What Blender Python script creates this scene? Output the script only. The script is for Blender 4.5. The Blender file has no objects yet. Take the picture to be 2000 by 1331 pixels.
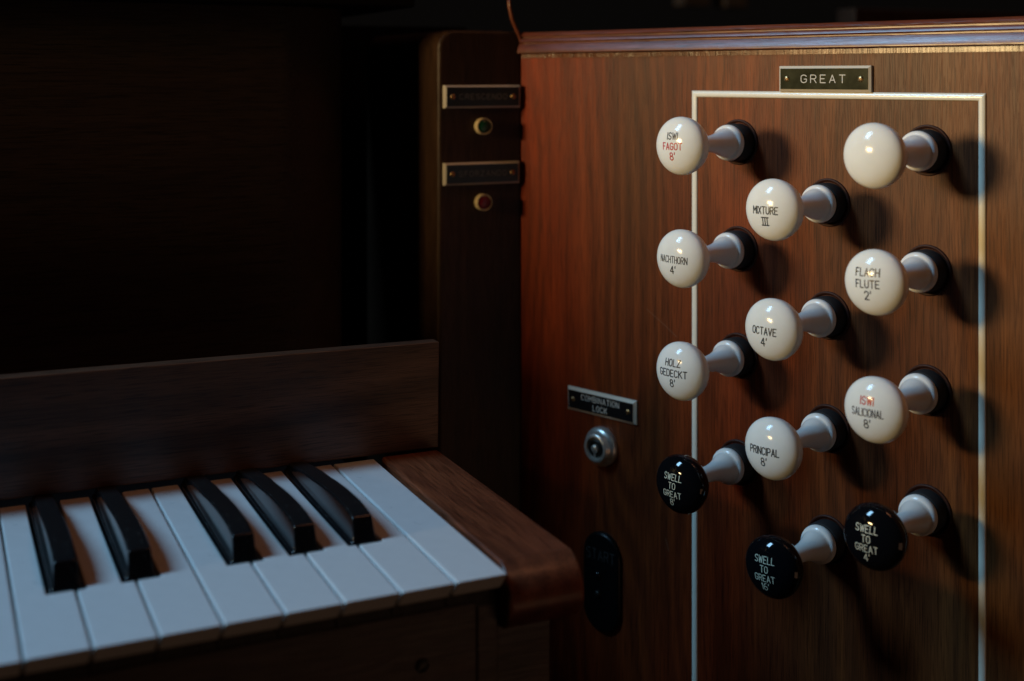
import bpy, bmesh, math, random
from mathutils import Vector, Matrix
R = math.radians
random.seed(7)
sc = bpy.context.scene
C = sc.collection

# ------------------------------------------------------------------ camera
# world: x runs along the keys (right), y into the console, z up; origin = front right corner of the last key
YAW = 24.683
cd = bpy.data.cameras.new('camera'); cam = bpy.data.objects.new('camera', cd); C.objects.link(cam)
cam.location = (-0.2187, -0.4785, 0.2055)
cam.rotation_euler = (R(90), 0, R(-YAW))
cd.sensor_width = 36; cd.lens = 44.753; cd.shift_y = -0.2582
cd.clip_start = 0.02; cd.clip_end = 60
cd.dof.use_dof = True; cd.dof.focus_distance = 0.685; cd.dof.aperture_fstop = 5.2; cd.dof.aperture_blades = 7
sc.camera = cam

# ------------------------------------------------------------------ light
w = bpy.data.worlds.new('World'); sc.world = w; w.use_nodes = True
w.node_tree.nodes['Background'].inputs[0].default_value = (1.0, 0.85, 0.75, 1)
w.node_tree.nodes['Background'].inputs[1].default_value = 0.0022

def area(name, loc, target, sx, sy, power, col):
    l = bpy.data.lights.new(name, 'AREA'); l.shape = 'RECTANGLE'; l.size = sx; l.size_y = sy
    l.energy = power; l.color = col
    o = bpy.data.objects.new(name, l); C.objects.link(o)
    o.location = loc
    o.rotation_euler = (Vector(target) - Vector(loc)).to_track_quat('-Z', 'Y').to_euler()
    return o
TGT = (0.17, 0.05, 0.08)
# tall cool church window high on the left; warm lamp low beneath it
area('window_light', (-2.08, 0.60, 1.95), TGT, 0.46, 1.05, 54, (0.33, 0.66, 1.0))
area('warm_lamp', (-2.33, 0.12, 0.50), TGT, 0.44, 0.27, 50, (1.0, 0.70, 0.32))
# dim orange ceiling light over the console, to the right of it
area('ceiling_lamp', (0.75, -0.55, 2.0), (0, 0.05, 0), 0.55, 0.55, 3.2, (1.0, 0.38, 0.18))
# added fill light, low in front of the console, brightens the key fronts
area('low_front_fill', (0.45, -1.15, -0.45), (0, 0, 0), 0.7, 0.4, 0.45, (1.0, 0.55, 0.33))

sc.view_settings.view_transform = 'Standard'; sc.view_settings.look = 'None'
sc.view_settings.exposure = 0; sc.view_settings.gamma = 1

# ------------------------------------------------------------------ materials
def newmat(name):
    m = bpy.data.materials.new(name); m.use_nodes = True
    nt = m.node_tree; b = nt.nodes['Principled BSDF']
    return m, nt, b
def N_(nt, t, **k):
    n = nt.nodes.new(t)
    for a, v in k.items(): setattr(n, a, v)
    return n
def ramp(nt, stops):
    r = nt.nodes.new('ShaderNodeValToRGB'); e = r.color_ramp.elements
    e[0].position, e[0].color = stops[0][0], (*stops[0][1], 1)
    e[1].position, e[1].color = stops[-1][0], (*stops[-1][1], 1)
    for p, c in stops[1:-1]:
        x = e.new(p); x.color = (*c, 1)
    return r
def noise(nt, vec, scale, detail=3, rough=.5, dist=0.):
    n = nt.nodes.new('ShaderNodeTexNoise'); n.inputs['Scale'].default_value = scale
    n.inputs['Detail'].default_value = detail; n.inputs['Roughness'].default_value = rough
    n.inputs['Distortion'].default_value = dist
    nt.links.new(vec, n.inputs['Vector']); return n.outputs['Fac']
def mapping(nt, vec, scale, loc=(0, 0, 0)):
    m = nt.nodes.new('ShaderNodeMapping'); m.inputs['Scale'].default_value = scale
    m.inputs['Location'].default_value = loc; nt.links.new(vec, m.inputs['Vector']); return m.outputs['Vector']
def math_(nt, op, a, b=None, c=None):
    m = nt.nodes.new('ShaderNodeMath'); m.operation = op
    for i, v in enumerate((a, b, c)):
        if v is None: continue
        if isinstance(v, (int, float)): m.inputs[i].default_value = v
        else: nt.links.new(v, m.inputs[i])
    return m.outputs[0]
def mix(nt, mode, f, a, b):
    m = nt.nodes.new('ShaderNodeMixRGB'); m.blend_type = mode
    for i, v in enumerate((f, a, b)):
        if isinstance(v, (int, float)): m.inputs[i].default_value = v
        elif isinstance(v, tuple): m.inputs[i].default_value = (*v, 1)
        else: nt.links.new(v, m.inputs[i])
    return m.outputs[0]

def wood(name, axis='z', seed=0., dark=(.045, .012, .006), mid=(.14, .036, .014), light=(.26, .075, .026),
         rough=.36, figure=1.0, grain=1.0, bump=.25, coat=.15, spec=.5, dust=0., hue=0., ringw=.09, streakw=.30, porew=.75):
    """walnut/mahogany veneer: slow figure that wanders along the grain, fine streaks, short dark pores"""
    m, nt, b = newmat(name)
    tc = nt.nodes.new('ShaderNodeTexCoord').outputs['Object']
    along = 'xyz'.index(axis)
    def s(cross, al):
        v = [cross] * 3; v[along] = al; return tuple(v)
    off = (seed, seed * 1.7, seed * .6)
    big = noise(nt, mapping(nt, tc, s(9, 2.6), off), 1, 2, .5)
    # cathedral figure: contour lines of a slow field stretched along the grain
    field = noise(nt, mapping(nt, tc, s(16, 2.2), off), 1, 1.5, .45)
    rings = math_(nt, 'SINE', math_(nt, 'MULTIPLY', field, 95 * figure))
    rings = math_(nt, 'MULTIPLY_ADD', rings, .5, .5)
    streak = noise(nt, mapping(nt, tc, s(240 * grain, 3), off), 1, 4, .6)
    fine = noise(nt, mapping(nt, tc, s(1500 * grain, 13), off), 1, 3, .6)
    pores = noise(nt, mapping(nt, tc, s(2300 * grain, 55), off), 1, 1, .5)
    v = math_(nt, 'MULTIPLY_ADD', big, .50, (.30 - streakw) * .5)
    v = math_(nt, 'MULTIPLY_ADD', rings, ringw, v)
    v = math_(nt, 'MULTIPLY_ADD', streak, streakw, v)
    v = math_(nt, 'MULTIPLY_ADD', fine, .42, v)
    r = ramp(nt, [(.36, dark), (.62, mid), (.90, light)]); nt.links.new(v, r.inputs[0])
    pr = ramp(nt, [(.38, (.25, .20, .18)), (.47, (1, 1, 1))]); nt.links.new(pores, pr.inputs[0])
    col = mix(nt, 'MULTIPLY', porew, r.outputs[0], pr.outputs[0])
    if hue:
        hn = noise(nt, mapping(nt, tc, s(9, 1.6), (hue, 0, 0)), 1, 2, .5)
        sp = nt.nodes.new('ShaderNodeSeparateXYZ'); nt.links.new(tc, sp.inputs[0])   # redder to the left, paler and browner to the right
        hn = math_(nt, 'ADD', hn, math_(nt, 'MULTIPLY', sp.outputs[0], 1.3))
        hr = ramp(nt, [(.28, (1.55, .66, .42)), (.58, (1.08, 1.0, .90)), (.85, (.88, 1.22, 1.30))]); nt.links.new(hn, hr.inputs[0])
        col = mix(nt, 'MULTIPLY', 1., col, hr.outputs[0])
    if dust:
        dn = noise(nt, mapping(nt, tc, (900, 900, 900)), 1, 0, .5)
        dr = ramp(nt, [(.80, (0, 0, 0)), (.84, (1, 1, 1))]); nt.links.new(dn, dr.inputs[0])
        col = mix(nt, 'MIX', math_(nt, 'MULTIPLY', dr.outputs[0], dust), col, (.5, .5, .48))
    nt.links.new(col, b.inputs['Base Color'])
    rg = math_(nt, 'MULTIPLY_ADD', fine, .22, rough - .11)
    nt.links.new(rg, b.inputs['Roughness'])
    b.inputs['Coat Weight'].default_value = coat; b.inputs['Coat Roughness'].default_value = .22
    b.inputs['Specular IOR Level'].default_value = spec
    bp = nt.nodes.new('ShaderNodeBump'); bp.inputs['Strength'].default_value = bump; bp.inputs['Distance'].default_value = .0002
    h = math_(nt, 'ADD', math_(nt, 'MULTIPLY', fine, .6), pr.outputs[0])
    nt.links.new(h, bp.inputs['Height']); nt.links.new(bp.outputs[0], b.inputs['Normal'])
    return m

def plain(name, col, rough=.4, metal=0., coat=0., spec=.5, var=.0, vscale=300, sss=0., bump=0., bscale=2000):
    m, nt, b = newmat(name)
    b.inputs['Base Color'].default_value = (*col, 1); b.inputs['Roughness'].default_value = rough
    b.inputs['Metallic'].default_value = metal; b.inputs['Coat Weight'].default_value = coat
    b.inputs['Coat Roughness'].default_value = .05
    b.inputs['Specular IOR Level'].default_value = spec
    if sss:
        b.inputs['Subsurface Weight'].default_value = sss; b.inputs['Subsurface Radius'].default_value = (1, .75, .5)
        b.inputs['Subsurface Scale'].default_value = .003
    tc = nt.nodes.new('ShaderNodeTexCoord').outputs['Object']
    if var:
        n = noise(nt, tc, vscale, 4, .6)
        r = ramp(nt, [(.3, tuple(c * (1 - var) for c in col)), (.7, tuple(min(1, c * (1 + var * .6)) for c in col))])
        nt.links.new(n, r.inputs[0]); nt.links.new(r.outputs[0], b.inputs['Base Color'])
        nt.links.new(math_(nt, 'MULTIPLY_ADD', n, rough * .5, rough * .75), b.inputs['Roughness'])
    if bump:
        n = noise(nt, tc, bscale, 2, .5)
        bp = nt.nodes.new('ShaderNodeBump'); bp.inputs['Strength'].default_value = bump; bp.inputs['Distance'].default_value = .0001
        nt.links.new(n, bp.inputs['Height']); nt.links.new(bp.outputs[0], b.inputs['Normal'])
    return m

def dusty_black(name):
    m, nt, b = newmat(name)
    tc = nt.nodes.new('ShaderNodeTexCoord').outputs['Object']
    sx = nt.nodes.new('ShaderNodeNewGeometry').outputs['Normal']
    sep = nt.nodes.new('ShaderNodeSeparateXYZ'); nt.links.new(sx, sep.inputs[0])
    up = math_(nt, 'MAXIMUM', sep.outputs[2], 0.)
    v = nt.nodes.new('ShaderNodeTexVoronoi'); v.inputs['Scale'].default_value = 520; v.inputs['Randomness'].default_value = 1
    nt.links.new(tc, v.inputs['Vector'])
    rnd = nt.nodes.new('ShaderNodeSeparateColor'); nt.links.new(v.outputs['Color'], rnd.inputs[0])
    near = math_(nt, 'LESS_THAN', v.outputs['Distance'], .17)
    some = math_(nt, 'GREATER_THAN', rnd.outputs[0], .80)
    speck = math_(nt, 'MULTIPLY', math_(nt, 'MULTIPLY', near, some), up)
    film = noise(nt, tc, 120, 3, .6)
    col = mix(nt, 'MIX', math_(nt, 'MULTIPLY', film, up), (.006, .006, .007), (.012, .012, .012))
    col = mix(nt, 'MIX', speck, col, (.16, .16, .15))
    nt.links.new(col, b.inputs['Base Color'])
    fr = noise(nt, tc, 2500, 2, .6)
    nt.links.new(math_(nt, 'ADD', math_(nt, 'MULTIPLY_ADD', fr, .06, .09), math_(nt, 'MULTIPLY', math_(nt, 'POWER', up, 3.), .22)), b.inputs['Roughness'])
    b.inputs['Specular IOR Level'].default_value = .5
    return m

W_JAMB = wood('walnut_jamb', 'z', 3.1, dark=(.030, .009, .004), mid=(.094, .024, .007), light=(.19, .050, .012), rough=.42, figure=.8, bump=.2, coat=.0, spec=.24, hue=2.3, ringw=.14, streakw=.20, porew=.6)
W_MOULD = wood('walnut_moulding', 'x', 8.3, dark=(.03, .009, .005), mid=(.11, .026, .011), light=(.22, .06, .024), rough=.34, coat=.2, figure=.6)
W_FILLET = wood('varnished_fillet', 'z', 9.9, dark=(.04, .014, .006), mid=(.12, .035, .012), light=(.22, .07, .02), rough=.24, coat=.25, bump=.4)
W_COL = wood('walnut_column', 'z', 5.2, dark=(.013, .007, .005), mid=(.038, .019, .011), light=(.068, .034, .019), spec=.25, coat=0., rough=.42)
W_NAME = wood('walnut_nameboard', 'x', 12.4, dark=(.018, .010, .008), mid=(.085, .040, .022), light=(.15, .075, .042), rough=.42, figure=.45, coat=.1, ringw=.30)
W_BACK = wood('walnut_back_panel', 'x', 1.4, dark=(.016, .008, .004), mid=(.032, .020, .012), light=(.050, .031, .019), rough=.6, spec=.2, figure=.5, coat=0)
W_CHEEK = wood('walnut_key_cheek', 'y', 6.6, dark=(.03, .011, .007), mid=(.155, .044, .019), light=(.28, .085, .032), spec=.4, rough=.40, figure=.7, dust=.0)
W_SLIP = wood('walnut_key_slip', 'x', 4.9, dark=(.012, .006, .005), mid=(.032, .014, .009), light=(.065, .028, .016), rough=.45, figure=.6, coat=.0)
IVORY = plain('ivory_plastic', (.81, .80, .74), .13, spec=.32, sss=.15, var=.06, vscale=45)
SHANK = plain('ivory_shank', (.78, .76, .72), .2, spec=.35, sss=.1)
BLACKP = plain('polished_black', (.004, .004, .005), .06, spec=.38)
BUSH = plain('black_felt_bushing', (.006, .006, .007), .7, bump=.3)
RINGW = plain('bushing_wood_ring', (.035, .012, .008), .5, spec=.2, var=.3, vscale=700)
INLAY = plain('cream_inlay', (.80, .75, .62), .24, coat=.2, var=.05, vscale=60)
KEYW = plain('white_key_plastic', (.74, .75, .74), .30, var=.03, vscale=120, bump=.03, bscale=3000)
KEYB = dusty_black('black_key_plastic')
PLATE_K = plain('black_laminate', (.006, .006, .007), .3)
PLATE_G = plain('olive_brass_laminate', (.038, .036, .017), .10, spec=.35, metal=.0, var=.45, vscale=120)
CREAM = plain('cream_laminate_core', (.60, .53, .42), .4)
ENGR = plain('engraved_cream', (.62, .58, .50), .6)
ENGR_D = plain('engraved_grey', (.16, .15, .14), .6)
INKB = plain('black_ink', (.008, .008, .009), .4)
INKR = plain('red_ink', (.48, .012, .018), .4)
INKW = plain('white_ink', (.72, .64, .46), .45)
BRASS = plain('brass_screw', (.55, .34, .15), .38, metal=1)
STEEL = plain('nickel_lock', (.78, .76, .70), .34, metal=.8, var=.15, vscale=500)
SCRATCH = plain('scratched_varnish', (.16, .07, .035), .6)
DARKM = plain('dark_metal', (.03, .028, .025), .4, metal=.7)
GREENL = plain('green_lens', (.005, .055, .028), .3)
REDL = plain('red_lens', (.14, .004, .014), .3)
BEZEL = plain('cream_bezel', (.62, .50, .30), .35)
KEYCORE = plain('key_stick_wood', (.012, .008, .006), .6, var=.2)
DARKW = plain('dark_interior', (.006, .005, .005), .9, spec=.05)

# ------------------------------------------------------------------ mesh helpers
def link(name, me, mats, parent=None, label=None):
    o = bpy.data.objects.new(name, me); C.objects.link(o)
    for m in (mats if isinstance(mats, (list, tuple)) else [mats]): me.materials.append(m)
    if parent: o.parent = parent
    if label: o['label'] = label
    return o
def part(name, bm, mats, parent=None, smooth=False, label=None, bevel=0, seg=2, angle=35):
    bmesh.ops.recalc_face_normals(bm, faces=bm.faces)
    if smooth:
        for f in bm.faces: f.smooth = True
    me = bpy.data.meshes.new(name); bm.to_mesh(me); bm.free()
    o = link(name, me, mats, parent, label)
    if bevel:
        md = o.modifiers.new('bevel', 'BEVEL'); md.width = bevel; md.segments = seg
        md.limit_method = 'ANGLE'; md.angle_limit = R(angle); md.harden_normals = False
        if seg > 1: 
            for p in me.polygons: p.use_smooth = True
            wn = o.modifiers.new('wn', 'WEIGHTED_NORMAL'); wn.keep_sharp = False
    return o
def thing(name, label, cat, loc=(0, 0, 0), rz=0., group=None):
    o = bpy.data.objects.new(name, None); C.objects.link(o); o.empty_display_size = .01
    o.location = loc; o.rotation_euler = (0, 0, rz); o['label'] = label; o['category'] = cat
    if group: o['group'] = group
    return o
def box(bm, x0, x1, y0, y1, z0, z1):
    v = [bm.verts.new(p) for p in ((x0, y0, z0), (x1, y0, z0), (x1, y1, z0), (x0, y1, z0), (x0, y0, z1), (x1, y0, z1), (x1, y1, z1), (x0, y1, z1))]
    for q in ((0, 3, 2, 1), (4, 5, 6, 7), (0, 1, 5, 4), (1, 2, 6, 5), (2, 3, 7, 6), (3, 0, 4, 7)): bm.faces.new([v[i] for i in q])
    return v
def lathe(bm, prof, n=48, cx=0, cz=0, closed0=True, closed1=True):
    """prof: (s, r), s = distance out of the face (towards -y); turned round the -y axis"""
    rings = []
    for s, r in prof:
        if r < 1e-7: rings.append([bm.verts.new((cx, -s, cz))])
        else: rings.append([bm.verts.new((cx + r * math.cos(2 * math.pi * i / n), -s, cz + r * math.sin(2 * math.pi * i / n))) for i in range(n)])
    for a, b in zip(rings, rings[1:]):
        if len(a) == 1 and len(b) == 1: continue
        for i in range(n):
            j = (i + 1) % n
            if len(a) == 1: bm.faces.new((a[0], b[i], b[j]))
            elif len(b) == 1: bm.faces.new((a[i], b[0], a[j]))
            else: bm.faces.new((a[i], b[i], b[j], a[j]))
    if closed0 and len(rings[0]) > 1: bm.faces.new(rings[0])
    if closed1 and len(rings[-1]) > 1: bm.faces.new(rings[-1])
def extrude_poly(bm, pts, fn, d0, d1):
    """pts 2D outline; fn(u, v, d) -> xyz"""
    a = [bm.verts.new(fn(u, v, d0)) for u, v in pts]; b = [bm.verts.new(fn(u, v, d1)) for u, v in pts]
    bm.faces.new(a[::-1]); bm.faces.new(b)
    for i in range(len(pts)):
        j = (i + 1) % len(pts); bm.faces.new((a[i], a[j], b[j], b[i]))

# ------------------------------------------------------------------ engraving alphabet (single stroke, 4 x 6 cell)
def arc(cx, cy, rx, ry, a0, a1, n=6):
    return [(cx + rx * math.cos(R(a0 + (a1 - a0) * i / n)), cy + ry * math.sin(R(a0 + (a1 - a0) * i / n))) for i in range(n + 1)]
G = {
 'A': (4, [[(0, 0), (2, 6), (4, 0)], [(.7, 2), (3.3, 2)]]),
 'B': (4, [[(0, 0), (0, 6), (2.5, 6)] + arc(2.5, 4.6, 1.4, 1.4, 90, -90) + [(0, 3.2)], [(2.5, 3.2)] + arc(2.4, 1.6, 1.6, 1.6, 90, -90) + [(0, 0)]]),
 'C': (4, [arc(2, 4.4, 2, 1.6, 20, 180) + arc(2, 1.6, 2, 1.6, 180, 340)]),
 'D': (4, [[(0, 0), (0, 6), (2, 6)] + arc(2, 4, 2, 2, 90, 0) + arc(2, 2, 2, 2, 0, -90) + [(0, 0)]]),
 'E': (3.6, [[(3.6, 6), (0, 6), (0, 0), (3.6, 0)], [(0, 3.1), (2.8, 3.1)]]),
 'F': (3.4, [[(3.4, 6), (0, 6), (0, 0)], [(0, 3.1), (2.7, 3.1)]]),
 'G': (4, [arc(2, 4.4, 2, 1.6, 20, 180) + arc(2, 1.6, 2, 1.6, 180, 360) + [(4, 2.8), (2.3, 2.8)]]),
 'H': (4, [[(0, 0), (0, 6)], [(4, 0), (4, 6)], [(0, 3), (4, 3)]]),
 'I': (0, [[(0, 0), (0, 6)]]),
 'K': (4, [[(0, 0), (0, 6)], [(3.8, 6), (0, 2.4)], [(1.2, 3.5), (4, 0)]]),
 'L': (3.4, [[(0, 6), (0, 0), (3.4, 0)]]),
 'M': (4.6, [[(0, 0), (0, 6), (2.3, 2.4), (4.6, 6), (4.6, 0)]]),
 'N': (4, [[(0, 0), (0, 6), (4, 0), (4, 6)]]),
 'O': (4, [arc(2, 4, 2, 2, 0, 180, 8) + arc(2, 2, 2, 2, 180, 360, 8) + [(4, 4)]]),
 'P': (4, [[(0, 0), (0, 6), (2.4, 6)] + arc(2.4, 4.4, 1.6, 1.6, 90, -90) + [(0, 2.8)]]),
 'R': (4, [[(0, 0), (0, 6), (2.4, 6)] + arc(2.4, 4.5, 1.5, 1.5, 90, -90) + [(0, 3)], [(2.2, 3), (4, 0)]]),
 'S': (4, [arc(2, 4.5, 1.9, 1.5, 20, 270) + arc(2, 1.5, 2, 1.5, 90, -160)]),
 'T': (4, [[(0, 6), (4, 6)], [(2, 6), (2, 0)]]),
 'U': (4, [[(0, 6), (0, 2)] + arc(2, 2, 2, 2, 180, 360) + [(4, 6)]]),
 'V': (4, [[(0, 6), (2, 0), (4, 6)]]),
 'W': (4.8, [[(0, 6), (1.1, 0), (2.4, 5), (3.7, 0), (4.8, 6)]]),
 'X': (4, [[(0, 0), (4, 6)], [(0, 6), (4, 0)]]),
 'Z': (4, [[(0, 6), (4, 6), (0, 0), (4, 0)]]),
 '8': (3.8, [arc(1.9, 4.6, 1.5, 1.4, -90, 270, 12), arc(1.9, 1.6, 1.9, 1.6, 90, 450, 12)]),
 '6': (3.8, [[(3.2, 6)] + arc(2.6, 3.0, 2.6, 3.0, 80, 180, 6)[1:] + [(0, 1.8)], arc(1.9, 1.8, 1.9, 1.8, 0, 360, 12)]),
 '4': (4, [[(2.9, 0), (2.9, 6), (0, 1.7), (4, 1.7)]]),
 '2': (3.8, [arc(1.9, 4.2, 1.8, 1.8, 165, -20, 8) + [(0, 0), (3.8, 0)]]),
 '1': (.8, [[(0, 4.9), (.8, 6), (.8, 0)]]),
 "'": (.4, [[(.3, 6.2), (0, 4.7)]]),
 '#': (8.0, [[(.4, 6), (7.6, 6)], [(.4, 0), (7.6, 0)], [(1.7, 0), (1.7, 6)], [(4, 0), (4, 6)], [(6.3, 0), (6.3, 6)]]),
 ' ': (2.4, []),
}
def text_strokes(s, h, cx, cy, cw=.62, gap=1.7, gp=None):
    k = h / 6; kx = k * cw / .62 * .8
    wd = sum(G[c][0] for c in s) + gap * (len(s) - 1)
    x = -wd / 2; out = []
    for c in s:
        for st in G[c][1]: out.append([(cx + (x + px) * kx, cy + (py - 3) * k) for px, py in st])
        x += G[c][0] + gap
    return out
def ribbons(bm, strokes, wd, fn, step=.0005):
    """strokes as thin ribbons laid on a surface; fn(u, v) -> xyz"""
    h = wd / 2
    for st in strokes:
        for (ax, ay), (bx, by) in zip(st, st[1:]):
            L = math.hypot(bx - ax, by - ay)
            if L < 1e-7: continue
            n = max(1, int(L / step)); tx, ty = (bx - ax) / L, (by - ay) / L
            prev = None
            for i in range(n + 1):
                px, py = ax + (bx - ax) * i / n, ay + (by - ay) * i / n
                cur = (bm.verts.new(fn(px - ty * h, py + tx * h)), bm.verts.new(fn(px + ty * h, py - tx * h)))
                if prev: bm.faces.new((prev[0], prev[1], cur[1], cur[0]))
                prev = cur
        for px, py in st:
            bm.faces.new([bm.verts.new(fn(px + h * math.cos(math.pi * i / 4), py + h * math.sin(math.pi * i / 4), 1)) for i in range(8)])

# ------------------------------------------------------------------ stop jamb frame
JA = R(-69.0)                                  # the jamb turns 21 degrees off the depth of the console
U = Vector((.3584, -.9336, 0)); NN = Vector((-.9336, -.3584, 0))
JO = Vector((.1911, .1295, 0)) + NN * (-.017)  # a point on the jamb's face, local (0,0,0); local x = U, -y = out
def jw(a, z, s=0.): return JO + U * a + NN * s + Vector((0, 0, z))

jamb = thing('stop_jamb', 'reddish walnut stop jamb board with cream inlay rectangle and moulded top, behind the drawknobs', 'stop jamb', jw(0, 0), JA)
AL, AR, ZB, ZT = -.1734, .42, -.42, .2207
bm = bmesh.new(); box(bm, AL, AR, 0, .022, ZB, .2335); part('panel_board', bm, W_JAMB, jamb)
# top moulding: cove band, bead, fillet
prof = [(0, .2207), (.0046, .2207), (.0050, .2212), (.0050, .2218), (.0044, .2236), (.0036, .2254), (.0029, .2267), (.0012, .2271), (.0012, .2278),
        (.0026, .2281), (.0031, .2286), (.0027, .2298), (.0020, .2306), (.0010, .2308), (.0010, .2316), (.0022, .2319), (.0024, .2326), (.0018, .2335), (.0004, .2346), (-.024, .2346), (-.024, .2339), (0, .2339)]
bm = bmesh.new(); extrude_poly(bm, prof, lambda s, z, d: (d, -s, z), AL + .0008, AR)
o = part('top_moulding', bm, W_MOULD, jamb, smooth=True)
md = o.modifiers.new('es', 'EDGE_SPLIT'); md.split_angle = R(38)
# flat glossy fillet where the varnish gathered under the moulding
bm = bmesh.new(); box(bm, AL + .0008, AR, -.0005, .001, .2176, .2210); part('fillet', bm, W_FILLET, jamb)
# two light scratches in the varnish
for st in ([(-.0665, .0625), (-.052, .0540), (-.0435, .0485)], [(-.052, -.075), (-.0495, -.082)]):
    bm = bmesh.new(); ribbons(bm, [st], .00028, lambda u, v, e=0: (u, -.00005 - e * .00001, v)); part('scratch', bm, SCRATCH, jamb)
# cream inlay (half-round strips)
def strip(name, p0, p1, wd):
    bm = bmesh.new(); hw = wd / 2; pr = [(-hw, -.0003), (-hw, .0005), (-hw * .7, .0010), (0, .0013), (hw * .7, .0010), (hw, .0005), (hw, -.0003)]
    dx, dz = p1[0] - p0[0], p1[1] - p0[1]; L = math.hypot(dx, dz); tx, tz = dx / L, dz / L
    a = [bm.verts.new((p0[0] - tz * u + tx * p0[2] * u, -s, p0[1] + tx * u + tz * p0[2] * u)) for u, s in pr]
    b = [bm.verts.new((p1[0] - tz * u + tx * p1[2] * u, -s, p1[1] + tx * u + tz * p1[2] * u)) for u, s in pr]
    for i in range(len(pr) - 1): bm.faces.new((a[i], a[i + 1], b[i + 1], b[i]))
    bm.faces.new(a); bm.faces.new(b[::-1])
    part(name, bm, INLAY, jamb, smooth=True).modifiers.new('es', 'EDGE_SPLIT').split_angle = R(55)
BL, BR, BT = -.0301, .1455, .1950
strip('inlay_strip', (BL, BT, -1), (BR, BT, 1), .0038)
strip('inlay_strip', (BL, BT, 1), (BL, -.38, 0), .0038)
strip('inlay_strip', (BR, BT, -1), (BR, -.38, 0), .0038)

# ------------------------------------------------------------------ drawknobs
KR, KE, KB = .0160, .50, .78
KS = .0378 + .017                             # centre of the head above the jamb's face
def head_bm():
    bm = bmesh.new(); pr = []
    for i in range(0, 17):
        t = math.pi / 2 * (1 - i / 16)        # apex to rim
        pr.append((KS + KE * KR * math.sin(t), KR * math.cos(t) if i else 0.))
    pr += [(KS - .0004, KR * 1.000)]
    for i in range(1, 15):
        t = math.pi / 2 * i / 16
        pr.append((KS - .0006 - KB * KR * math.sin(t), max(KR * math.cos(t) * .992, .0043)))
    pr.append((KS - KB * KR - .001, .0043)); pr.append((KS - KB * KR - .001, 0))
    lathe(bm, pr, 64); return bm
def shank_bm():
    bm = bmesh.new()
    pr = [(.0085, 0), (.0085, .0094), (.0090, .0100), (.0100, .0103), (.0112, .0103), (.0122, .0100), (.0129, .0094), (.0131, .0088), (.0134, .0084), (.0150, .0081),
          (.0175, .0073), (.0205, .0062), (.0240, .0053), (.0280, .0047), (.0320, .0044), (.0370, .0043), (.0440, .0042), (.0465, .0042), (.0465, 0)]
    lathe(bm, pr, 48); return bm
def dome(u, v, e=0):
    q = 1 - (u * u + v * v) / (KR * KR)
    return (u, -(KS + KE * KR * math.sqrt(max(q, 0)) + .00003 + e * .000012), v)
me_cache = {}
def shared(name, bmf, mat, parent):
    if name not in me_cache:
        o = part(name, bmf(), mat, parent, smooth=True)
        me_cache[name] = o.data
        return o
    o = bpy.data.objects.new(name.split('|')[0], me_cache[name]); C.objects.link(o); o.parent = parent
    return o
LH, LS = .0036, .0056
def knob(a, z, lines, black, label, dz=0., da=0.):
    t = thing('drawknob', label, 'drawknob', jw(a, z), JA, 'drawknobs on the stop jamb')
    key = 'head_black' if black else 'head_ivory'
    if key in me_cache:
        hd = bpy.data.objects.new('head', me_cache[key]); C.objects.link(hd); hd.parent = t
    else:
        hd = part('head', head_bm(), BLACKP if black else IVORY, t, smooth=True); me_cache[key] = hd.data
        md = hd.modifiers.new('es', 'EDGE_SPLIT'); md.split_angle = R(50)
    if 'shank' in me_cache:
        sh = bpy.data.objects.new('shank', me_cache['shank']); C.objects.link(sh); sh.parent = t
    else:
        sh = part('shank', shank_bm(), SHANK, t, smooth=True); me_cache['shank'] = sh.data
    # text lines grouped by ink
    rr = random.Random(int((a * 977 + z * 7919) * 1000)); hd.rotation_euler = (R(rr.uniform(-.5, .5)), R(rr.uniform(-2.2, 2.2)), R(rr.uniform(-.5, .5)))
    inks = {}
    for i, (s, y, ink, hh, cw) in enumerate(lines): inks.setdefault(ink, []).append((text_strokes(s, hh, -.0004, y, cw), .00042 if black else .00045 if cw < .5 else .00058))
    for ink, groups in inks.items():
        bm = bmesh.new()
        for st, wd in groups: ribbons(bm, st, wd, dome)
        part('lettering', bm, {'k': INKB, 'r': INKR, 'w': INKW}[ink], hd)
    # fixed bushing in the jamb
    bm = bmesh.new(); lathe(bm, [(0, .0109), (.0078, .0109), (.0084, .0104), (.0085, .0096), (.0070, .0088), (.0070, 0)], 40, a, z)
    b_ = part('bushing', bm, BUSH, jamb, smooth=True); b_.modifiers.new('es', 'EDGE_SPLIT').split_angle = R(40)
    bm = bmesh.new(); lathe(bm, [(-.001, .0132), (.0006, .0132), (.0011, .0128), (.0011, .0124), (.0004, .0112), (-.001, .0110)], 40, a, z, False, False)
    part('bushing_ring', bm, RINGW, jamb, smooth=True)
    return t
def L3(a, b, c, i1='k', i2='k', i3='k', w1=.62, w2=.62):
    return [(a, LS, i1, LH, w1), (b, 0, i2, LH, w2), (c, -LS * .98, i3, LH * 1.12, .66)]
def L4(n): return [('SWELL', .0054, 'w', .0033, .62), ('TO', .0007, 'w', .0033, .62), ('GREAT', -.0039, 'w', .0033, .62), (n, -.0084, 'w', .0035, .66)]
def L2(a, b, w=.6): return [(a, .0002, 'k', LH, w), (b, -LS * .98, 'k', LH * 1.12, .66)]
Z0, SP = .1674, .06165
A0, A1, A2 = .0008, .0592, .1165
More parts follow.
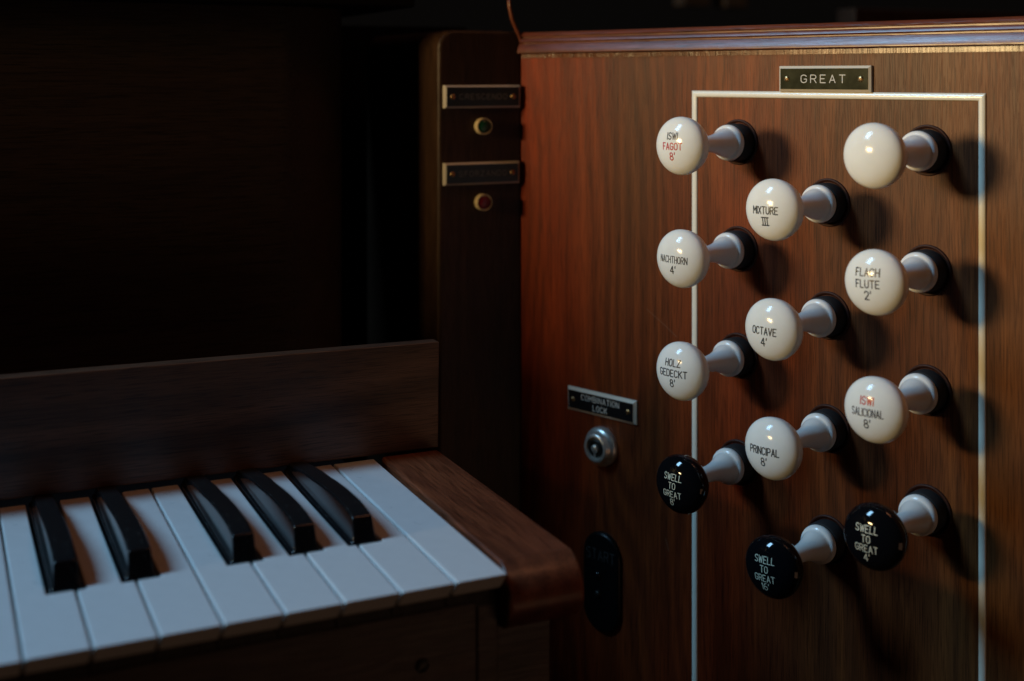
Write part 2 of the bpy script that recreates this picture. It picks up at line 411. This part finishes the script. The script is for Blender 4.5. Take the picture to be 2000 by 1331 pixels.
KN = [
 (A0, Z0, L3('ISWI', 'FAGOT', "8'", 'k', 'r', 'r'), 0, "ivory drawknob lettered ISWI in black and FAGOT 8' in red"),
 (A0, Z0 - SP, L2('NACHTHORN', "4'", .46), 0, "ivory drawknob lettered NACHTHORN 4' in black"),
 (A0, Z0 - 2 * SP, L3('HOLZ', 'GEDECKT', "8'"), 0, "ivory drawknob lettered HOLZ GEDECKT 8' in black"),
 (A0, Z0 - 3 * SP, L4("8'"), 1, "glossy black drawknob lettered SWELL TO GREAT 8' in white, on the inlay line"),
 (A1, Z0 - .5 * SP, L2('MIXTURE', '#', .54), 0, 'ivory drawknob lettered MIXTURE III in black'),
 (A1, Z0 - 1.5 * SP, L2('OCTAVE', "4'", .56), 0, "ivory drawknob lettered OCTAVE 4' in black"),
 (A1, Z0 - 2.5 * SP, L2('PRINCIPAL', "8'", .54), 0, "ivory drawknob lettered PRINCIPAL 8' in black"),
 (A1, Z0 - 3.48 * SP, L4("16'"), 1, "glossy black drawknob lettered SWELL TO GREAT 16' in white, the lowest knob"),
 (A2, Z0, [], 0, 'blank ivory drawknob without lettering, upper right corner of the inlay frame'),
 (A2, Z0 - SP, L3('FLACH', 'FLUTE', "2'"), 0, "ivory drawknob lettered FLACH FLUTE 2' in blurred black"),
 (A2, Z0 - 2 * SP, L3('ISWI', 'SALICIONAL', "8'", 'r', 'k', 'k', .62, .46), 0, "ivory drawknob lettered ISWI in red and SALICIONAL 8' in black"),
 (A2, Z0 - 3 * SP, L4("4'"), 1, "glossy black drawknob lettered SWELL TO GREAT 4' in white, beside the right inlay line"),
]
for a, z, ln, bk, lb in KN: knob(a, z, ln, bk, lb)

# ------------------------------------------------------------------ engraved plates
def screw(parent, x, z, s, r=.0017, mat=BRASS):
    bm = bmesh.new(); lathe(bm, [(s - .0008, r), (s + .0001, r), (s + .0005, r * .8), (s + .0007, 0)], 20, x, z)
    sc_ = part('screw', bm, mat, parent, smooth=True)
    bm = bmesh.new(); c, q = math.cos(R(35)), math.sin(R(35)); h, k = r * .8, r * .14
    pts = [(x + c * i * h - q * j * k, z + q * i * h + c * j * k) for i, j in ((-1, -1), (1, -1), (1, 1), (-1, 1))]
    extrude_poly(bm, pts, lambda u, v, d: (u, -d, v), s + .00045, s + .00074)
    part('slot', bm, DARKM, sc_)
def nameplate(loc, rz, wd, ht, lines, label, face, ink, th=.0030, bv=.0014, lh=.0034, cw=.9, gap=2.6, sx=.0055, sr=.0017):
    t = thing('nameplate', label, 'nameplate', loc, rz, 'engraved nameplates')
    w2, h2 = wd / 2, ht / 2
    bm = bmesh.new()
    o_ = [(-w2, -h2), (w2, -h2), (w2, h2), (-w2, h2)]; i_ = [(-w2 + bv, -h2 + bv), (w2 - bv, -h2 + bv), (w2 - bv, h2 - bv), (-w2 + bv, h2 - bv)]
    A = [bm.verts.new((x, -.0002, z)) for x, z in o_]; B = [bm.verts.new((x, -(th - bv * .9), z)) for x, z in o_]; D = [bm.verts.new((x, -th + .0002, z)) for x, z in i_]
    for i in range(4):
        j = (i + 1) % 4; bm.faces.new((A[i], A[j], B[j], B[i])); bm.faces.new((B[i], B[j], D[j], D[i]))
    bm.faces.new(A[::-1]); bm.faces.new(D)
    part('core', bm, CREAM, t)
    bm = bmesh.new(); box(bm, -w2 + bv, w2 - bv, -th, -th + .0004, -h2 + bv, h2 - bv); part('face', bm, face, t)
    st = []
    for s, y in lines: st += text_strokes(s, lh, 0, y, cw, gap)
    bm = bmesh.new(); ribbons(bm, st, .00045, lambda u, v, e=0: (u, -th - .00003 - e * .00001, v)); part('lettering', bm, ink, t)
    for sg in (-1, 1): screw(t, sg * (w2 - sx), 0, th, sr)
    return t
nameplate(jw(.0574, .2040, 0), JA, .0564, .0142, [('GREAT', 0)], 'olive brass nameplate engraved GREAT, screwed above the cream inlay line', PLATE_G, ENGR, lh=.0042, cw=.95, gap=3.0)
nameplate(jw(-.1018, -.0027, 0), JA, .0566, .0150, [('COMBINATION', .0026), ('LOCK', -.0028)], 'black nameplate engraved COMBINATION LOCK, above the round key lock', PLATE_K, ENGR, th=.0028, bv=.0018, lh=.0034, cw=.72, gap=2.2)
YC = .2975
nameplate((.1153, YC, .1920), 0, .0545, .0150, [('CRESCENDO', 0)], 'black nameplate engraved CRESCENDO, above the green indicator', PLATE_K, ENGR_D, th=.0042, bv=.0012, lh=.0034, cw=.85, gap=2.4)
nameplate((.1149, YC, .1413), 0, .0540, .0146, [('SFORZANDO', 0)], 'black nameplate engraved SFORZANDO, above the red indicator', PLATE_K, ENGR_D, th=.0042, bv=.0012, lh=.0034, cw=.85, gap=2.4)

# ------------------------------------------------------------------ corner column
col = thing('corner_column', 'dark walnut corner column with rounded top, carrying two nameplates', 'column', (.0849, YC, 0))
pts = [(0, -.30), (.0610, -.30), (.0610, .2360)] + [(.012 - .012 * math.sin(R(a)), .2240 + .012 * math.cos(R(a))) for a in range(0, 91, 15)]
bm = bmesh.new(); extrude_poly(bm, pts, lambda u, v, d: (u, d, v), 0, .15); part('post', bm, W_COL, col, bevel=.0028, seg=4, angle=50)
# thin curved lip that runs up from the corner
pl = [(.0612, .2195), (.0600, .2262), (.0578, .2321), (.0548, .2379), (.0522, .2437), (.0504, .2515), (.0497, .2600)]
bm = bmesh.new(); ring = []
for i, (x, z) in enumerate(pl):
    p, q = pl[max(0, i - 1)], pl[min(len(pl) - 1, i + 1)]; tx, tz = q[0] - p[0], q[1] - p[1]; L = math.hypot(tx, tz); nx, nz = tz / L, -tx / L
    ring.append([bm.verts.new((x + nx * .0011 * math.cos(R(g)), -.0016 + .0016 * math.sin(R(g)), z + nz * .0011 * math.cos(R(g)))) for g in range(0, 360, 45)])
for r0, r1 in zip(ring, ring[1:]):
    for i in range(8): bm.faces.new((r0[i], r0[(i + 1) % 8], r1[(i + 1) % 8], r1[i]))
bm.faces.new(ring[0]); bm.faces.new(ring[-1])
part('curved_lip', bm, W_MOULD, col, smooth=True)
def lamp(x, z, lens, label):
    t = thing('indicator_light', label, 'indicator light', (x, YC, z), 0, 'indicator lights on the corner column')
    bm = bmesh.new(); lathe(bm, [(-.001, .0055), (.0046, .0055), (.0051, .0053), (.0051, .0049), (.0040, .0046), (.0036, 0)], 36)
    part('bezel', bm, BEZEL, t, smooth=True).modifiers.new('es', 'EDGE_SPLIT').split_angle = R(40)
    bm = bmesh.new(); lathe(bm, [(.0037, .0045), (.0048, .0042), (.0053, .0030), (.0056, 0)], 32); part('lens', bm, lens, t, smooth=True)
lamp(.1159, .1723, GREENL, 'cream ringed indicator with dark green lens, under the CRESCENDO plate')
lamp(.1159, .1220, REDL, 'cream ringed indicator with dark red lens, under the SFORZANDO plate')

# ------------------------------------------------------------------ key lock
t = thing('key_lock', 'round nickel key lock below the COMBINATION LOCK plate', 'lock', jw(-.1018, -.0290), JA)
bm = bmesh.new(); lathe(bm, [(0, .0124), (.0022, .0124), (.0034, .0119), (.0042, .0108), (.0050, .0098), (.0062, .0094), (.0075, .0090), (.0080, .0082), (.0080, .0070), (.0068, .0064), (.0060, .0062), (.0060, 0)], 48)
part('rim', bm, STEEL, t, smooth=True).modifiers.new('es', 'EDGE_SPLIT').split_angle = R(42)
bm = bmesh.new(); lathe(bm, [(.0055, .0056), (.0072, .0056), (.0078, .0050), (.0078, .0040), (.0070, .0036), (.0070, 0)], 32)
c_ = part('barrel', bm, DARKM, t, smooth=True); c_.modifiers.new('es', 'EDGE_SPLIT').split_angle = R(40)
bm = bmesh.new(); lathe(bm, [(.0070, .0026), (.0084, .0025), (.0088, .0018), (.0088, 0)], 24); part('key_pin', bm, STEEL, c_, smooth=True)
bm = bmesh.new(); box(bm, -.0006, .0006, -.0081, -.0070, -.0052, -.0028); part('keyway', bm, STEEL, c_)

# ------------------------------------------------------------------ start switch
t = thing('switch_plate', 'black round-ended START switch plate low on the jamb behind the key cheek', 'switch', jw(-.1010, -.1130), JA)
hw, top, bot = .0148, .0300, -.0330
def pill(k):
    w_ = hw - k
    return [(w_ * math.cos(R(a)), top - hw + w_ * math.sin(R(a))) for a in range(0, 181, 12)] + [(w_ * math.cos(R(a)), bot + hw + w_ * math.sin(R(a))) for a in range(180, 361, 12)]
bm = bmesh.new(); rings = []
for k, s in ((0, 0), (0, .0018), (.0004, .0026), (.0012, .0031), (.0022, .0033)): rings.append([bm.verts.new((x, -s, z)) for x, z in pill(k)])
for a, b in zip(rings, rings[1:]):
    for i in range(len(a)): bm.faces.new((a[i], a[(i + 1) % len(a)], b[(i + 1) % len(a)], b[i]))
bm.faces.new(rings[0]); bm.faces.new(rings[-1])
part('plate', bm, plain('satin_black', (.004, .004, .004), .3, spec=.3), t, smooth=True).modifiers.new('es', 'EDGE_SPLIT').split_angle = R(60)
bm = bmesh.new(); ribbons(bm, text_strokes('START', .0064, 0, .0157, .62), .0006, lambda u, v, e=0: (u, -.00336 - e * .00001, v)); part('lettering', bm, plain('faint_print', (.04, .038, .034), .6), t)
for z in (.0030, -.0090):
    bm = bmesh.new(); lathe(bm, [(.0030, .0026), (.0042, .0024), (.0050, .0014), (.0052, 0)], 24, -.002, z); part('push_button', bm, BLACKP if z > 0 else DARKM, t, smooth=True)

# ------------------------------------------------------------------ nameboard, back panel, upper boards
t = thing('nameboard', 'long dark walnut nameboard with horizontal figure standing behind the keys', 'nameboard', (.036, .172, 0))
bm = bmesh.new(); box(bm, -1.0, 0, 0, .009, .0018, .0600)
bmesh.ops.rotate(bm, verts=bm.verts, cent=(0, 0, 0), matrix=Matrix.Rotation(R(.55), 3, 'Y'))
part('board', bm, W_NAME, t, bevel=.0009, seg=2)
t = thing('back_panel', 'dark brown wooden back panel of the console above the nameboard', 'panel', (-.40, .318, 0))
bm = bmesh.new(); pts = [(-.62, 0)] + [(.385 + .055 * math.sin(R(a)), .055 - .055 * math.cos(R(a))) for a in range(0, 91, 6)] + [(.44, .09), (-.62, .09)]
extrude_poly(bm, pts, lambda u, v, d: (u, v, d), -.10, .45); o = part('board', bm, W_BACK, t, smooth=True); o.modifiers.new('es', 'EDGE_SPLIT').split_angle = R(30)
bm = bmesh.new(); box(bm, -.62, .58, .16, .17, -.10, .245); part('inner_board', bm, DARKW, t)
t = thing('music_shelf', 'black shelf edge across the top of the console, nearly lost in shadow', 'shelf', (-.40, .30, .2500))
bm = bmesh.new(); box(bm, -.62, .47, 0, .16, 0, .014); part('board', bm, DARKW, t, bevel=.002)
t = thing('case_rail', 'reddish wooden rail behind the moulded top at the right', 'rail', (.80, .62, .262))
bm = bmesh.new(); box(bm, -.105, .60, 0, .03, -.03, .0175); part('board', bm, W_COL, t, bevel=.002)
t = thing('pew_end', 'pair of dim brown blocks blurred in the dark beyond the jamb', 'background block', (.86, 1.2, .30))
for x0, x1, z0 in ((-.015, .035, .015), (.062, .105, .014)):
    bm = bmesh.new(); box(bm, x0, x1, 0, .03, z0, .07); part('block', bm, W_BACK, t, bevel=.002)

# opposite (left) stop jamb: stands outside the frame, its top cuts the warm lamp's light low on this side
t = thing('left_stop_jamb', 'matching walnut stop jamb at the far left end of the keys, outside the view', 'stop jamb', (-1.02, .10, 0), R(69 + 180))
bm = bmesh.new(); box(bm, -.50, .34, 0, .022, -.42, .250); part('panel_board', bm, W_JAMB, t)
t = thing('left_lamp_blocker', 'unseen dark post added behind the far left stop jamb to block the warm lamp', 'post', (-1.05, .125, 0))  # added out of view, shades the back and lower part of the jamb
bm = bmesh.new(); box(bm, -.02, .02, 0, .40, -.42, .304); part('post', bm, W_COL, t, bevel=.003)

# ------------------------------------------------------------------ key cheek and key slip
t = thing('key_cheek', 'brown walnut key cheek block with bullnose front, right of the last white key', 'key cheek', (.0008, 0, 0))
pf = [(.172, .0012), (.0125, .0010), (.0085, -.0010), (.0056, -.0030), (.0032, -.0056), (.0014, -.0090), (.0003, -.0125), (0, -.0160), (.0008, -.0190), (.0030, -.0225), (.0062, -.0254), (.0105, -.0274), (.0160, -.0282), (.172, -.0282)]
bm = bmesh.new(); extrude_poly(bm, pf, lambda u, v, d: (d + (.0022 * min(1, max(0, u) / .17) if d < .01 else 0), u, v), 0, .0345)
o = o = part('block', bm, W_CHEEK, t, smooth=True)
md = o.modifiers.new('bevel', 'BEVEL'); md.width = .0014; md.segments = 6; md.limit_method = 'ANGLE'; md.angle_limit = R(50)
md = o.modifiers.new('es', 'EDGE_SPLIT'); md.split_angle = R(22)
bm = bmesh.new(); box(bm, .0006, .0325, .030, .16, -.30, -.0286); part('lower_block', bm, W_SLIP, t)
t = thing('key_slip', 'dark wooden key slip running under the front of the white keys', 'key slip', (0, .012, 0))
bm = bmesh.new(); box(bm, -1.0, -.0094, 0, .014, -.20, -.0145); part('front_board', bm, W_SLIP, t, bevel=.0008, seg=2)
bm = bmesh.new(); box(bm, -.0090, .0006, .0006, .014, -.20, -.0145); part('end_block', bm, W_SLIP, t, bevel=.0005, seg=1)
screw(t, -.0339, -.0365, .0002, .0030, DARKM)
t = thing('key_bed', 'black shadowed key bed under and between the keys', 'key bed', (0, 0, 0))
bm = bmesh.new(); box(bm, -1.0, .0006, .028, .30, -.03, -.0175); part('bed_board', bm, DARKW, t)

# ------------------------------------------------------------------ keys
PT = .0235
blacks = {'A': -.0432, 'G': -.0696, 'F': -.0962, 'D': -.1390, 'C': -.1681, 'A2': -.2077}
YB, YE = .0575, .1745
def white(k, left, right, label):
    """k counts from the right; left / right = centre x of the black key on that side or None"""
    xr, xl = -PT * k - .00050, -PT * (k + 1) + .00050
    pts = [(xl, 0), (xr, 0)]
    if right is not None: pts += [(xr, YB), (right - .0076, YB), (right - .0076, YE)]
    else: pts += [(xr, YE)]
    if left is not None: pts += [(left + .0076, YE), (left + .0076, YB), (xl, YB)]
    else: pts += [(xl, YE)]
    cx = (xl + xr) / 2
    t = thing('white_key', label, 'white key', (cx, 0, 0), 0, 'white keys of the keyboard')
    bm = bmesh.new()
    zj = random.uniform(-.00015, .00015)
    top = [bm.verts.new((x - cx, y, zj)) for x, y in pts]
    bot = [bm.verts.new((x - cx, y + (.0070 if y < .001 else 0), -.0082)) for x, y in pts]
    bm.faces.new(top); bm.faces.new(bot[::-1])
    for i in range(len(pts)):
        j = (i + 1) % len(pts); bm.faces.new((top[i], bot[i], bot[j], top[j]))
    part('key_top', bm, KEYW, t, bevel=.0009, seg=4, angle=30)
    bm = bmesh.new(); box(bm, xl - cx - .0002, xr - cx + .0002, .0125, YE, -.0170, -.0083); part('key_stick', bm, KEYCORE, t)
def black(name, label):
    cx = blacks[name]
    t = thing('black_key', label, 'black key', (cx, 0, 0), 0, 'black keys of the keyboard')
    ys = [(.0582, -.004, .0060), (.0588, .0020, .0063), (.0612, .0090, .0055)]
    zt = [(.0630, .0105), (.0660, .0112), (.0740, .0119), (.0835, .0121), (.0980, .0117), (.1130, .0106), (.1255, .0093), (.1400, .0082), (.1530, .0066), (.1680, .0046), (.1745, .0036)]
    bm = bmesh.new(); rings = []
    def sect(y, h, yf=None, n=4):
        # half outline from foot to top: (half width, z)
        r = .0013; tw = .0046
        o_ = [(.0064, -.006), (.0064, .0002), (.0056, .0007), (.0052, .0012), (.0050, max(.002, h * .3))]
        o_ += [(tw + .0001 - r + r * math.cos(R(a)), h - r + r * math.sin(R(a))) for a in (0, 30, 60, 90)]
        o_ = [(w_, min(z_, h)) for w_, z_ in o_]
        full = [(-w_, z_) for w_, z_ in o_] + [(w_, z_) for w_, z_ in o_[::-1]]
        out = []
        for x_, z_ in full:
            yy = y if yf is None else y + yf * max(0, min(1, z_ / .0105)) ** 1.0
            out.append(bm.verts.new((x_, yy, z_)))
        return out
    rings.append(sect(.0585, .0104, .0042)); 
    for y, h in zt[1:]: rings.append(sect(y + (.0008 if y < .07 else 0), h))
    for a, b in zip(rings, rings[1:]):
        for i in range(len(a) - 1): bm.faces.new((a[i], a[i + 1], b[i + 1], b[i]))
    bm.faces.new(rings[0]); bm.faces.new(rings[-1][::-1])
    part('key_cap', bm, KEYB, t, bevel=.0008, seg=3, angle=40)
WK = [(0, None, None, 'last white key at the right end of the keyboard, full rectangle beside the wooden cheek'),
      (1, 'A', None, 'white key next to the last, notched on its left for the rightmost black key'),
      (2, 'G', 'A', 'white key between the rightmost and second black keys from the cheek'),
      (3, 'F', 'G', 'white key between the second and third black keys from the cheek'),
      (4, None, 'F', 'white key with straight left side, left of the third black key from the cheek'),
      (5, 'D', None, 'white key with straight right side, right of the pair of black keys at the left'),
      (6, 'C', 'D', 'white key between the two leftmost black keys in view'),
      (7, None, 'C', 'white key left of the leftmost black key in view'),
      (8, 'A2', None, 'leftmost white key, mostly cut off by the left edge of the picture')]
for k, l, r, lb in WK: white(k, blacks.get(l), blacks.get(r), lb)
black('A', 'rightmost black key, nearest the wooden cheek')
black('G', 'middle black key of the group of three at the right')
black('F', 'left black key of the group of three, third from the cheek')
black('D', 'right black key of the pair at the left')
black('C', 'leftmost black key in view, left one of the pair')
